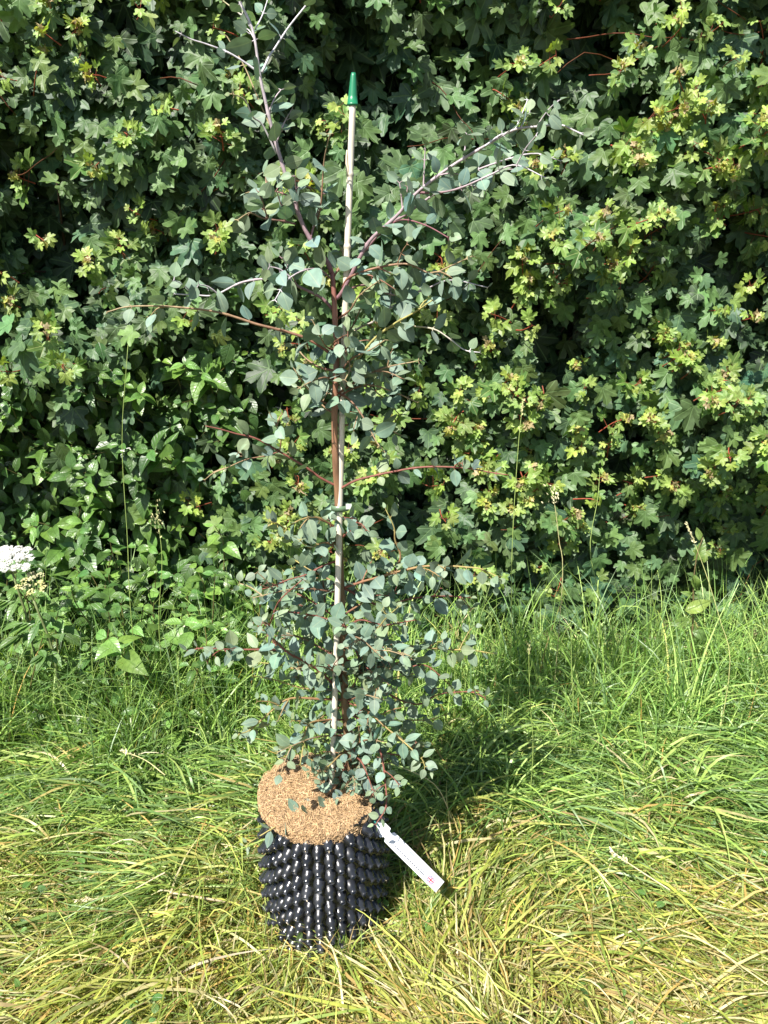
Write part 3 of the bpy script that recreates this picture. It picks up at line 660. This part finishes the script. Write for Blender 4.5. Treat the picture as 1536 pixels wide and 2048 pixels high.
# ---------------------------------------------------------------- bamboo cane with green cap
CY0, CY1 = 1.232, 1.245
A_, B_ = at(662,1590,CY0), at(705.5,195,CY1); A_[2]=min(A_[2],POT_H)-.0; dirc=norm(B_-A_); A2=A_-dirc*.10
root = thing('bamboo_cane','pale bleached bamboo cane standing upright in the pot beside the trunk','cane',A2)
c=MB(); L_=np.linalg.norm(B_-A2); nodes=np.array([.13,.36,.60,.84,1.10,np.linalg.norm(at(701,350,CY1)-A2)])
u=np.unique(np.concatenate([np.linspace(0,L_,60)]+[nodes+d for d in (-.006,-.003,-.001,.001,.003,.006)])); u=u[u<=L_]
rr=.0057-.0008*u/L_; 
for q in nodes: rr=rr+.0012*np.exp(-((u-q)/.0025)**2)-.0004*np.exp(-((u-q-.005)/.002)**2)
cc=np.tile(np.array([.60,.54,.44]),(len(u),1))*(1+.10*np.sin(u*23+1)[:,None])
for q in nodes: cc=cc*(1-.45*np.exp(-((u-q)/.002)**2)[:,None])
P=A2+dirc*u[:,None]+np.stack([.0015*np.sin(u*5),0*u,0*u],1)
c.tube(P,rr,14,cc); q=at(694,300,CY1-.004); pb=at(697,352,CY1-.004); c.tube(smoothpath([pb,(pb+q)/2+[-.0015,0,0],q],5),[.0028,.0026,.0022,.0018,.001],6,(.55,.47,.34))
c.build('cane',M_CANE,root)
cp=MB(); u=np.array([-.003,0,.0,.010,.025,.036,.040,.0405]); rc=np.array([.0066,.0080,.0078,.0067,.0052,.0041,.0031,.0005]); b0=B_-dirc*.008
cp.tube(b0+dirc*u[:,None],rc,16,(.016,.17,.08)); cp.build('cane_cap',M_CAP,root)

# ---------------------------------------------------------------- eucalyptus sapling
EY = 1.24
troot = at(700,1560,EY+.01); troot[2]=POT_H-.01
root = thing('eucalyptus_sapling','slender young eucalyptus with round blue green leaves on red stems growing in the pot','tree',troot)
tp_ = [(700,1570,.012),(697,1480,.012),(690,1400,.010),(685,1300,.010),(682,1200,.008),(679,1100,.008),(676,1000,.0),(672,940,-.004),(669,860,-.006),(670,780,-.008),(673,720,-.008),(670,640,-.006),(668,590,-.004),(664,545,0)]
TP = np.array([at(a,b,EY+d) for a,b,d in tp_]); TP[0][2]=POT_H-.02
tpath = smoothpath(TP,48); uu=np.linspace(0,1,48)
trad = np.interp(uu,[0,.15,.5,.8,1],[.0098,.0082,.0056,.0046,.0036])*(1+.04*np.sin(uu*60))
tcol = np.stack([np.interp(uu,[0,.3,.55,.8,1],[.14,.20,.235,.22,.19]),np.interp(uu,[0,.3,.55,.8,1],[.09,.12,.125,.10,.07]),np.interp(uu,[0,.3,.55,.8,1],[.05,.065,.07,.065,.06])],1)*(1+.15*np.sin(uu*31)[:,None])
tb=MB(); tb.tube(tpath,trad,12,tcol); tb.build('trunk',M_BARK,root)
REDB=np.array([.17,.062,.045]); YEL=np.array([.30,.27,.09]); WHT=np.array([.50,.47,.50]); PUR=np.array([.17,.07,.08]); OLV=np.array([.28,.22,.12])
EUC=np.array([.148,.222,.172])
def euc_col(n, young=0.):
    c=EUC*rng.normal(1,.13,(n,1))*np.stack([rng.normal(1,.07,n),np.ones(n),rng.normal(1,.08,n)],1)
    y=np.array([.20,.24,.10]); return np.clip(c*(1-young)+y*young,.02,.8)
def add_pair(lf, st, p, ax, ang, sc, young=0., twc=None, tpl=None, single=False):
    if rng.random()<.10: young=max(young,rng.uniform(.3,.7))  # some pairs yellower: young growth, and a backlit look put into the colour
    s1=norm(np.cross(ax,[.13,.2,1.])) if abs(ax[2])<.95 else norm(np.cross(ax,[1,.2,.1])); s2=np.cross(s1,ax)
    for sg in ((0,) if single else (0,pi)):
        a=ang+sg+rng.normal(0,.2); q=cos(a)*s1+sin(a)*s2; s_=sc*rng.uniform(.72,1.10)*(.95 if p[2]>.98 else .90)
        t=norm(q+ax*rng.uniform(.15,.8)+np.array([0,0,rng.normal(-.12,.35)]))
        nr=norm(np.cross(t,np.cross(np.array([-.25,-.55,.75])+rng.normal(0,.75,3),t))); b=p+t*.004
        st.tube([p,b+t*.001],[.0008,.0006],3,twc if twc is not None else REDB,cap=False)
        k=rng.random(); tp=tpl or (TO_EUC if k<.60 else TO_EUCR if k<.76 else TO_EUCL)
        lf.inst(tp,b[None],t[None],nr[None],np.array([s_]),euc_col(1,min(1,max(0,young+rng.normal(0,.08)))),fold=rng.normal(.10,.12),curl=rng.normal(.10,.2),wave=0.008,twist=rng.normal(0,.12))
def euc_branch(pts3, r0, r1, c0, c1, leaf=.036, gap=.030, start=.06, twp=.45, twl=(.03,.08), youngtip=.5, label=None, lastp=1.):
    r0*=.82; r1*=.85
    P=smoothpath(pts3,max(8,len(pts3)*4)); n=len(P); L_=np.concatenate([[0],np.cumsum(np.linalg.norm(np.diff(P,axis=0),axis=1))]); T_=L_[-1]
    u=np.linspace(0,1,n); cc=np.asarray(c0)*(1-u[:,None])+np.asarray(c1)*u[:,None]
    st=MB(); lf=MB(); rr=np.linspace(r0,r1,n)
    s=start; k=0
    nodes=[]
    while s < T_: nodes.append(s); s+=gap*rng.uniform(.75,1.25)
    for q in nodes: rr=rr+r0*.18*np.exp(-((L_-q)/.002)**2)
    st.tube(P,rr,7,cc)
    a0=rng.uniform(0,pi)
    def P_at(s): i=min(np.searchsorted(L_,s,side='right')-1,n-2); f_=(s-L_[i])/max(L_[i+1]-L_[i],1e-9); return P[i]+(P[i+1]-P[i])*f_, norm(P[i+1]-P[i])
    for j,q in enumerate(nodes):
        p,ax=P_at(q); ang=a0+j*pi/2; v=q/T_; col=cc[int(v*(n-1))]
        yg=youngtip*max(0,(v-.75)/.25); sz=leaf*(1-.55*max(0,(v-.8)/.2))
        add_pair(lf,st,p,ax,ang,sz,yg,col)
        if rng.random()<twp and v<.93:
            s1=norm(np.cross(ax,[.1,.2,1.])); s2=np.cross(s1,ax); a=rng.uniform(0,2*pi); d=norm(ax*.8+cos(a)*s1+sin(a)*s2+[0,0,.25])
            tl=rng.uniform(*twl)*(1-.4*v); e=p+d*tl; Pt=smoothpath([p,p+d*tl*.5+[0,0,.004],e],5); st.tube(Pt,np.linspace(.0014,.0007,5),4,col*1.1,cap=False)
            m=max(2,int(tl/.017))
            for i in range(m):
                uu_=(i+1)/m; add_pair(lf,st,Pt[0]+(Pt[-1]-Pt[0])*uu_,d,rng.uniform(0,.6)+i*pi/2,leaf*(.95-.35*uu_),.1+.2*uu_,col)
    # terminal leaves
    p,ax=P[-1],norm(P[-1]-P[-2])
    add_pair(lf,st,p,ax,0.3,leaf*.42,youngtip,cc[-1],TO_EUCL); 
    br=st.build('branch',M_TWIG,root); l=lf.build('leaves',M_EUC,br)
    return br
def pb_(pts, d0, d1, Y0=EY): 
    return [at(a,b,Y0+d0+(d1-d0)*i/(len(pts)-1)) for i,(a,b) in enumerate(pts)]
# --- leaders and upper branches (traced over the plant, each with its own reach towards or away from the camera)
euc_branch(pb_([(664,548),(655,570-45),(631,495),(605,448),(579,375),(563,323),(545,260),(530,198),(519,146),(506,62),(478,0),(462,-50)],0,-.03),.0048,.0016,PUR,WHT,leaf=.038,gap=.038,twp=.35,youngtip=.3)
euc_branch(pb_([(519,146),(485,122),(454,104),(412,88),(381,78),(350,62)],-.02,-.05),.0020,.0008,WHT,WHT*.8,leaf=.027,gap=.055,start=.05,twp=.0,youngtip=1.)
euc_branch(pb_([(524,145),(540,110),(548,99),(579,52),(618,3),(640,-30)],-.02,.02),.0022,.0010,WHT,WHT,leaf=.024,gap=.055,start=.06,twp=.1,youngtip=.9)
euc_branch(pb_([(506,62),(488,36),(465,16),(430,-10)],-.02,.01),.0017,.0008,WHT,YEL,leaf=.022,gap=.05,start=.03,twp=.1,youngtip=1.)
euc_branch(pb_([(511,57),(525,30),(535,0)],-.02,.01),.0014,.0008,WHT,WHT,leaf=.018,gap=.04,start=.03,twp=.0,youngtip=1.)
euc_branch(pb_([(553,307),(525,250),(506,234),(490,200),(465,188)],-.01,-.06),.0018,.0008,WHT,OLV,leaf=.026,gap=.05,start=.06,twp=.0,youngtip=.8)
euc_branch(pb_([(545,262),(530,229),(505,170),(490,135),(470,100),(454,73)],-.01,.03),.0015,.0008,OLV,OLV,leaf=.024,gap=.06,start=.05,twp=.0,youngtip=.8)
euc_branch(pb_([(590,448),(565,442),(527,437),(500,426),(475,440)],0,-.07),.0020,.0009,PUR,OLV,leaf=.036,gap=.03,start=.02,twp=.4)
euc_branch(pb_([(583,395),(560,385),(530,380),(495,385)],0,.05),.0018,.0009,PUR,OLV,leaf=.038,gap=.03,start=.02,twp=.3)
euc_branch(pb_([(620,470),(640,420),(647,333),(652,300),(660,268)],0,-.04),.0018,.0009,REDB,OLV,leaf=.033,gap=.035,start=.04,twp=.2)
euc_branch(pb_([(575,350),(600,360),(625,385),(640,420)],-.01,.06),.0016,.0009,PUR,OLV,leaf=.042,gap=.028,start=.02,twp=.5)
euc_branch(pb_([(664,600),(680,590),(704,547),(725,505),(746,474),(793,432),(834,385),(902,333),(970,292),(1027,260),(1079,253),(1121,250),(1150,262),(1172,272)],0,-.05),.0042,.0011,PUR,WHT,leaf=.035,gap=.023,start=.06,twp=.5,twl=(.03,.07),youngtip=.5)
euc_branch(pb_([(715,520),(767,458),(810,430),(850,401),(923,354),(1001,323),(1069,307),(1121,322)],0,.06),.0032,.0010,PUR,WHT,leaf=.035,gap=.025,start=.05,twp=.5,youngtip=.4)
euc_branch(pb_([(834,385),(880,385),(923,375),(980,350),(1030,330),(1090,355)],-.02,-.10),.0022,.0009,PUR,WHT,leaf=.033,gap=.033,start=.03,twp=.3)
euc_branch(pb_([(970,292),(1000,270),(1027,262),(1045,225),(1055,200)],-.04,-.02),.0014,.0007,WHT,WHT,leaf=.024,gap=.035,start=.03,twp=.1)
euc_branch(pb_([(760,465),(800,440),(850,450),(905,480)],0,-.08),.0018,.0009,PUR,PUR,leaf=.037,gap=.036,start=.03,twp=.2)
euc_branch(pb_([(685,575),(700,554),(752,536),(815,528),(861,546),(905,530),(945,512)],0,-.06),.0026,.0010,REDB,OLV,leaf=.037,gap=.030,start=.04,twp=.30)
euc_branch(pb_([(680,590),(725,570),(788,590),(846,580),(900,560),(975,575)],0,.07),.0024,.0010,REDB,WHT,leaf=.037,gap=.030,start=.05,twp=.30)
euc_branch(pb_([(672,735),(700,735),(747,679),(788,648),(830,624),(865,600)],0,-.07),.0030,.0012,YEL,YEL,leaf=.040,gap=.034,start=.04,twp=.4)
euc_branch(pb_([(788,650),(820,652),(867,658),(900,678),(929,700),(960,705)],-.04,-.08),.0018,.0008,YEL,WHT,leaf=.032,gap=.032,start=.02,twp=.4)
euc_branch(pb_([(671,690),(720,655),(747,643),(788,611),(846,580)],0,.06),.0024,.0010,OLV,WHT,leaf=.035,gap=.034,start=.04,twp=.3)
euc_branch(pb_([(671,715),(640,692),(606,674),(560,660),(512,648),(470,634),(424,622),(351,614),(300,612),(252,614),(215,624)],0,-.05),.0034,.0011,REDB,OLV,leaf=.036,gap=.040,start=.05,twp=.3,twl=(.025,.06))
euc_branch(pb_([(671,625),(643,596),(601,575),(570,559),(525,558),(480,566),(430,590),(390,590),(350,588)],0,-.03),.0032,.0010,PUR,WHT,leaf=.040,gap=.034,start=.04,twp=.4)
euc_branch(pb_([(665,560),(640,540),(610,540),(575,560),(550,600)],0,-.10),.0018,.0009,PUR,WHT,leaf=.040,gap=.028,start=.03,twp=.4)
euc_branch(pb_([(673,972),(640,955),(611,934),(559,903),(512,877),(471,867),(440,858),(412,852)],0,-.04),.0029,.0010,REDB,REDB,leaf=.036,gap=.038,start=.06,twp=.25)
euc_branch(pb_([(559,903),(530,912),(492,919),(455,935),(429,945)],-.02,-.07),.0014,.0008,REDB,OLV,leaf=.033,gap=.030,start=.02,twp=.2)
euc_branch(pb_([(559,905),(562,875),(552,850),(540,828)],-.02,-.04),.0015,.0008,REDB,OLV,leaf=.032,gap=.024,start=.03,twp=.3)
euc_branch(pb_([(674,982),(690,972),(721,958),(804,940),(850,934),(898,934),(945,938),(981,945),(1016,950)],0,-.05),.0028,.0010,REDB,REDB,leaf=.030,gap=.034,start=.08,twp=.25,twl=(.02,.045))
for pts,d in (([(670,783),(700,800),(730,840),(752,882),(770,905)],-.06),([(671,815),(640,800),(610,770),(590,740)],-.05),([(671,770),(720,770),(760,790),(800,830)],.05),([(672,742),(640,735),(610,715),(590,690)],.05),
              ([(671,800),(700,780),(740,770),(790,785),(835,805)],-.03),([(672,760),(700,720),(740,700),(770,680)],-.08),([(672,850),(715,850),(760,850),(800,870)],.04),([(670,700),(650,690),(625,640)],-.06),([(668,690),(700,660),(720,620),(735,590)],.05),
              ([(671,760),(650,755),(625,762),(600,775)],-.08),([(672,640),(700,620),(720,590),(760,560)],-.06),([(664,560),(680,530),(690,490)],.04),([(671,830),(650,815),(635,800)],.05),([(672,700),(690,700),(700,735),(690,760)],-.05)):
    euc_branch(pb_(pts,0,d),.0022,.0010,REDB*.9,OLV,leaf=.036,gap=.033,start=.02,twp=.18)
# --- lower bush
LOW = [([(677,1060),(655,1045),(630,1034),(600,1040),(575,1055),(555,1072)],-.05),([(679,1100),(650,1085),(620,1095),(600,1080)],-.08),([(678,1080),(700,1060),(715,1040),(690,1035)],-.06),
 ([(688,1176),(720,1165),(755,1155),(838,1134),(892,1132),(930,1134),(963,1138),(997,1155)],-.05),([(788,1145),(801,1113),(790,1080),(788,1055),(772,1020)],.0),([(688,1176),(725,1195),(767,1213),(822,1197),(888,1192),(940,1195)],.05),
 ([(690,1380),(709,1367),(730,1301),(763,1247),(797,1213)],-.06),([(686,1290),(740,1285),(822,1292),(892,1299),(940,1300),(985,1307)],.03),([(692,1400),(747,1376),(800,1400),(840,1408),(880,1388),(955,1382)],.05),
 ([(692,1405),(730,1418),(772,1455),(817,1492),(863,1538)],-.12),([(688,1388),(638,1342),(600,1318),(576,1305),(538,1267),(545,1235),(560,1200),(605,1159)],-.10),([(580,1303),(550,1300),(517,1299),(463,1299),(430,1297),(395,1297)],-.04),
 ([(551,1222),(597,1226),(655,1238),(705,1259)],-.12),([(690,1385),(650,1378),(605,1376),(547,1359),(509,1352)],.03),([(692,1400),(640,1398),(580,1397),(543,1422),(501,1459),(478,1468)],-.06),([(690,1350),(620,1345),(560,1330),(520,1325)],.08),
 ([(688,1250),(650,1220),(600,1190),(560,1180),(520,1170)],.05),([(687,1230),(730,1200),(770,1150),(800,1120)],.06),([(688,1260),(720,1240),(770,1250),(830,1240)],-.05),([(689,1320),(750,1330),(800,1340),(850,1330),(900,1370)],-.02),
 ([(692,1420),(730,1450),(760,1500),(770,1560),(772,1613),(752,1648)],-.12),([(694,1440),(650,1440),(616,1450),(606,1495),(600,1530)],-.09),([(698,1520),(672,1570),(640,1600),(613,1619),(570,1642),(515,1675),(492,1691)],-.13),
 ([(696,1500),(740,1500),(800,1510),(840,1500)],.05),([(694,1460),(740,1450),(790,1440),(850,1440),(890,1430)],.08),([(680,1120),(650,1130),(610,1150),(575,1160),(540,1175)],-.04),([(684,1210),(640,1215),(590,1250),(560,1260)],.08),
 ([(684,1190),(660,1160),(620,1140),(590,1120)],.06),([(692,1410),(650,1430),(590,1480),(560,1500)],.06),([(698,1510),(720,1520),(735,1550),(745,1580)],-.08),([(697,1500),(680,1510),(660,1530),(640,1545)],-.06),([(690,1390),(730,1370),(745,1330),(800,1290)],.09)]
for pts,d in LOW:
    r0=.0030 if len(pts)>5 else .0023; sc=.033 if pts[0][1]>1380 else .036
    euc_branch(pb_(pts,.008,d,EY),r0,.0010,REDB*rng.uniform(.75,1.1),REDB*1.1 if rng.random()<.6 else YEL,leaf=sc,gap=.0225,start=.02,twp=.28)
for i in range(15):
    z=rng.uniform(.32,.78) if i<14 else rng.uniform(.85,1.25); j=int(np.argmin(np.abs(tpath[:,2]-z))); b=tpath[j]; a=rng.uniform(0,2*pi)
    L_=rng.uniform(.10,.20)*(1 if z<.8 else .8); d=norm(np.array([cos(a),sin(a)*.9,rng.uniform(.1,.7)])); e=b+d*L_
    euc_branch([b,b+d*L_*.5+[0,0,.012],e],.0021,.0009,REDB*.8,OLV,leaf=.034,gap=.026,start=.03,twp=.5)
for i in range(16):
    z=rng.uniform(.27,.38); b=tpath[int(np.argmin(np.abs(tpath[:,2]-z)))]; a=rng.uniform(0,2*pi); L_=rng.uniform(.04,.10); d=norm(np.array([cos(a),sin(a),rng.uniform(.0,.7)]))
    euc_branch([b,b+d*L_*.5,b+d*L_],.0016,.0008,REDB*.8,OLV,leaf=.024,gap=.018,start=.02,twp=.4,twl=(.02,.04))

# ---------------------------------------------------------------- plant ties
def tie(px,py,Y,name_label,wx,h_,col,tagpx=None):
    c=at(px,py,Y); root=thing('plant_tie',name_label,'tie',c,'ties round trunk and cane')
    m=MB(); n=28; an=np.arange(n)*2*pi/n; rx,ry=wx,.0125
    V=[];Q=[]
    for k,(dz,dr) in enumerate(((-h_,0),(h_,0),(h_,.0009),(-h_,.0009))):
        V.append(np.stack([c[0]+(rx+dr)*np.cos(an),c[1]+(ry+dr)*np.sin(an),np.full(n,c[2]+dz)],1))
    for k in range(4):
        for j in range(n): Q.append((k*n+j,k*n+(j+1)%n,((k+1)%4)*n+(j+1)%n,((k+1)%4)*n+j))
    m.add(np.vstack(V),None,Q,col); m.build('band',M_CAP,root)
    if tagpx:
        t=at(*tagpx,Y-.012); m=MB(); x0,x1,z0,z1=t[0]-.0045,t[0]+.0055,t[2]-.0045,t[2]+.0045; y0,y1=t[1]-.001,t[1]+.001
        V=np.array([(x,y,z) for x in (x0,x1) for y in (y0,y1) for z in (z0,z1)]); Q=[(0,1,3,2),(4,6,7,5),(0,4,5,1),(2,3,7,6),(0,2,6,4),(1,5,7,3)]
        m.add(V,None,Q,(.45,.50,.44)); m.build('tab',M_LABEL,root,smooth=False)
tie(680,1014,1.238,'grey green band with a small white tab tying the trunk to the cane',.0145,.0050,(.10,.16,.09),(697,1013))
tie(686,1470,1.242,'dark grey green band without a tab round trunk and cane low down',.024,.0045,(.09,.12,.08))

# ---------------------------------------------------------------- plastic plant label
a=at(757,1652,1.195); e=at(880,1774,1.165); ln=np.linalg.norm(e-a); tdir=norm(e-a)
view=norm(np.array([0,0,CAMH])-(a+e)/2); face=norm(view+np.array([-.25,-.1,.35])); wdir=norm(np.cross(face,tdir)); nrm=norm(np.cross(tdir,wdir))
if wdir[2] < 0: wdir=-wdir
if nrm@view < 0: nrm=-nrm
root=thing('plant_label','white plastic strip label with small print and a union flag hanging off the pot rim','label',a)
bow=lambda s: .010*np.sin(pi*np.clip(s/ln,-.2,1.1))
WL=.0125
def LP(s,w_,lift=0.): return a+tdir*s+wdir*w_+nrm*(bow(s)+lift)
m=MB(); ss=np.concatenate([np.linspace(-.008,.030,26),np.linspace(.034,ln,20)]); V=[]
def hw(s,sg):
    w_=WL if s>.0 else WL*math.sqrt(max(.05,1-(s/.0085)**2))
    c=.0245 if sg>0 else .0215; q=(s-c)/.0042
    if abs(q)<1: w_-=.0055*math.sqrt(1-q*q)
    return w_
for s_ in ss: V+= [LP(s_,-hw(s_,-1)),LP(s_,hw(s_,1)),LP(s_,-hw(s_,-1),-.0006),LP(s_,hw(s_,1),-.0006)]
Q=[]
for i in range(len(ss)-1):
    b=i*4; n_=b+4; Q+=[(b,b+1,n_+1,n_),(b+2,n_+2,n_+3,b+3),(b,n_,n_+2,b+2),(b+1,b+3,n_+3,n_+1)]
b=(len(ss)-1)*4; Q+=[(b,b+1,b+3,b+2),(0,2,3,1)]
m.add(V,None,Q,(.60,.62,.66)); m.build('label_strip',M_LABEL,root,smooth=False)
pr=MB(); INK=(.05,.055,.08)
def quad(mb,s0,s1,w0,w1,col,lift=.0005):
    k=max(1,int((s1-s0)/.006)); q=np.linspace(s0,s1,k+1)
    for i in range(k): mb.add([LP(q[i],w0,lift),LP(q[i+1],w0,lift),LP(q[i+1],w1,lift),LP(q[i],w1,lift)],None,[(0,1,2,3)],col)
quad(pr,.040,.120,.0098,.0101,(.22,.23,.27)); quad(pr,.040,.0402,.001,.0098,(.22,.23,.27)); quad(pr,.040,.120,.0008,.0011,(.22,.23,.27)); quad(pr,.0558,.0562,.001,.0098,(.4,.42,.46)); quad(pr,.120,.1203,.001,.0101,(.22,.23,.27))
quad(pr,.074,.086,.0060,.0088,(.22,.25,.33))
def line(w_,s0,s1,h_,col,lo,hi):
    s=s0
    while s<s1:
        L_=min(rng.uniform(lo,hi),s1-s); quad(pr,s,s+L_,w_,w_+h_,col,.0006); s+=L_+rng.uniform(.0008,.0018)
line(-.0056,.045,.126,.0017,INK,.003,.008); line(-.0028,.045,.124,.0010,(.16,.17,.2),.002,.007); line(-.0012,.060,.124,.0010,(.16,.17,.2),.002,.007)
line(.0030,.060,.115,.0007,(.16,.17,.2),.003,.008); line(.0048,.088,.112,.0007,(.16,.17,.2),.003,.006); line(.0066,.058,.070,.0010,(.3,.31,.35),.002,.004)
line(.0086,.136,.152,.0006,(.16,.17,.2),.002,.004); line(.0070,.136,.150,.0006,(.16,.17,.2),.002,.004)
pr.build('printed_text',M_PRINT,root,smooth=False)
fg=MB(); f0,f1,w0,w1=.134,.150,-.0085,.0030; cs,cw=(f0+f1)/2,(w0+w1)/2
quad(fg,f0,f1,w0,w1,(.04,.07,.38),.0006)
def bar(p,q,t,col,lift):
    p=np.array(p);q=np.array(q); d=norm(q-p); nn=np.array([-d[1],d[0]])*t/2
    fg.add([LP(*(p-nn),lift),LP(*(q-nn),lift),LP(*(q+nn),lift),LP(*(p+nn),lift)],None,[(0,1,2,3)],col)
for (p,q) in (((f0,w0),(f1,w1)),((f0,w1),(f1,w0))): bar(p,q,.0020,(.75,.75,.78),.0008); bar(p,q,.0008,(.6,.03,.05),.0010)
for (p,q) in (((f0,cw),(f1,cw)),((cs,w0),(cs,w1))): bar(p,q,.0034,(.75,.75,.78),.0012); bar(p,q,.0021,(.6,.03,.05),.0014)
fg.build('flag_print',M_PRINT,root,smooth=False)
lp=MB(); P=smoothpath([a+tdir*.002+nrm*.002,a+np.array([-.006,-.004,.012]),a+np.array([-.016,.004,.016]),a+np.array([-.022,.012,.0])],9); lp.tube(P,.0016,6,(.02,.16,.13)); lp.build('fixing_loop',M_CAP,root)
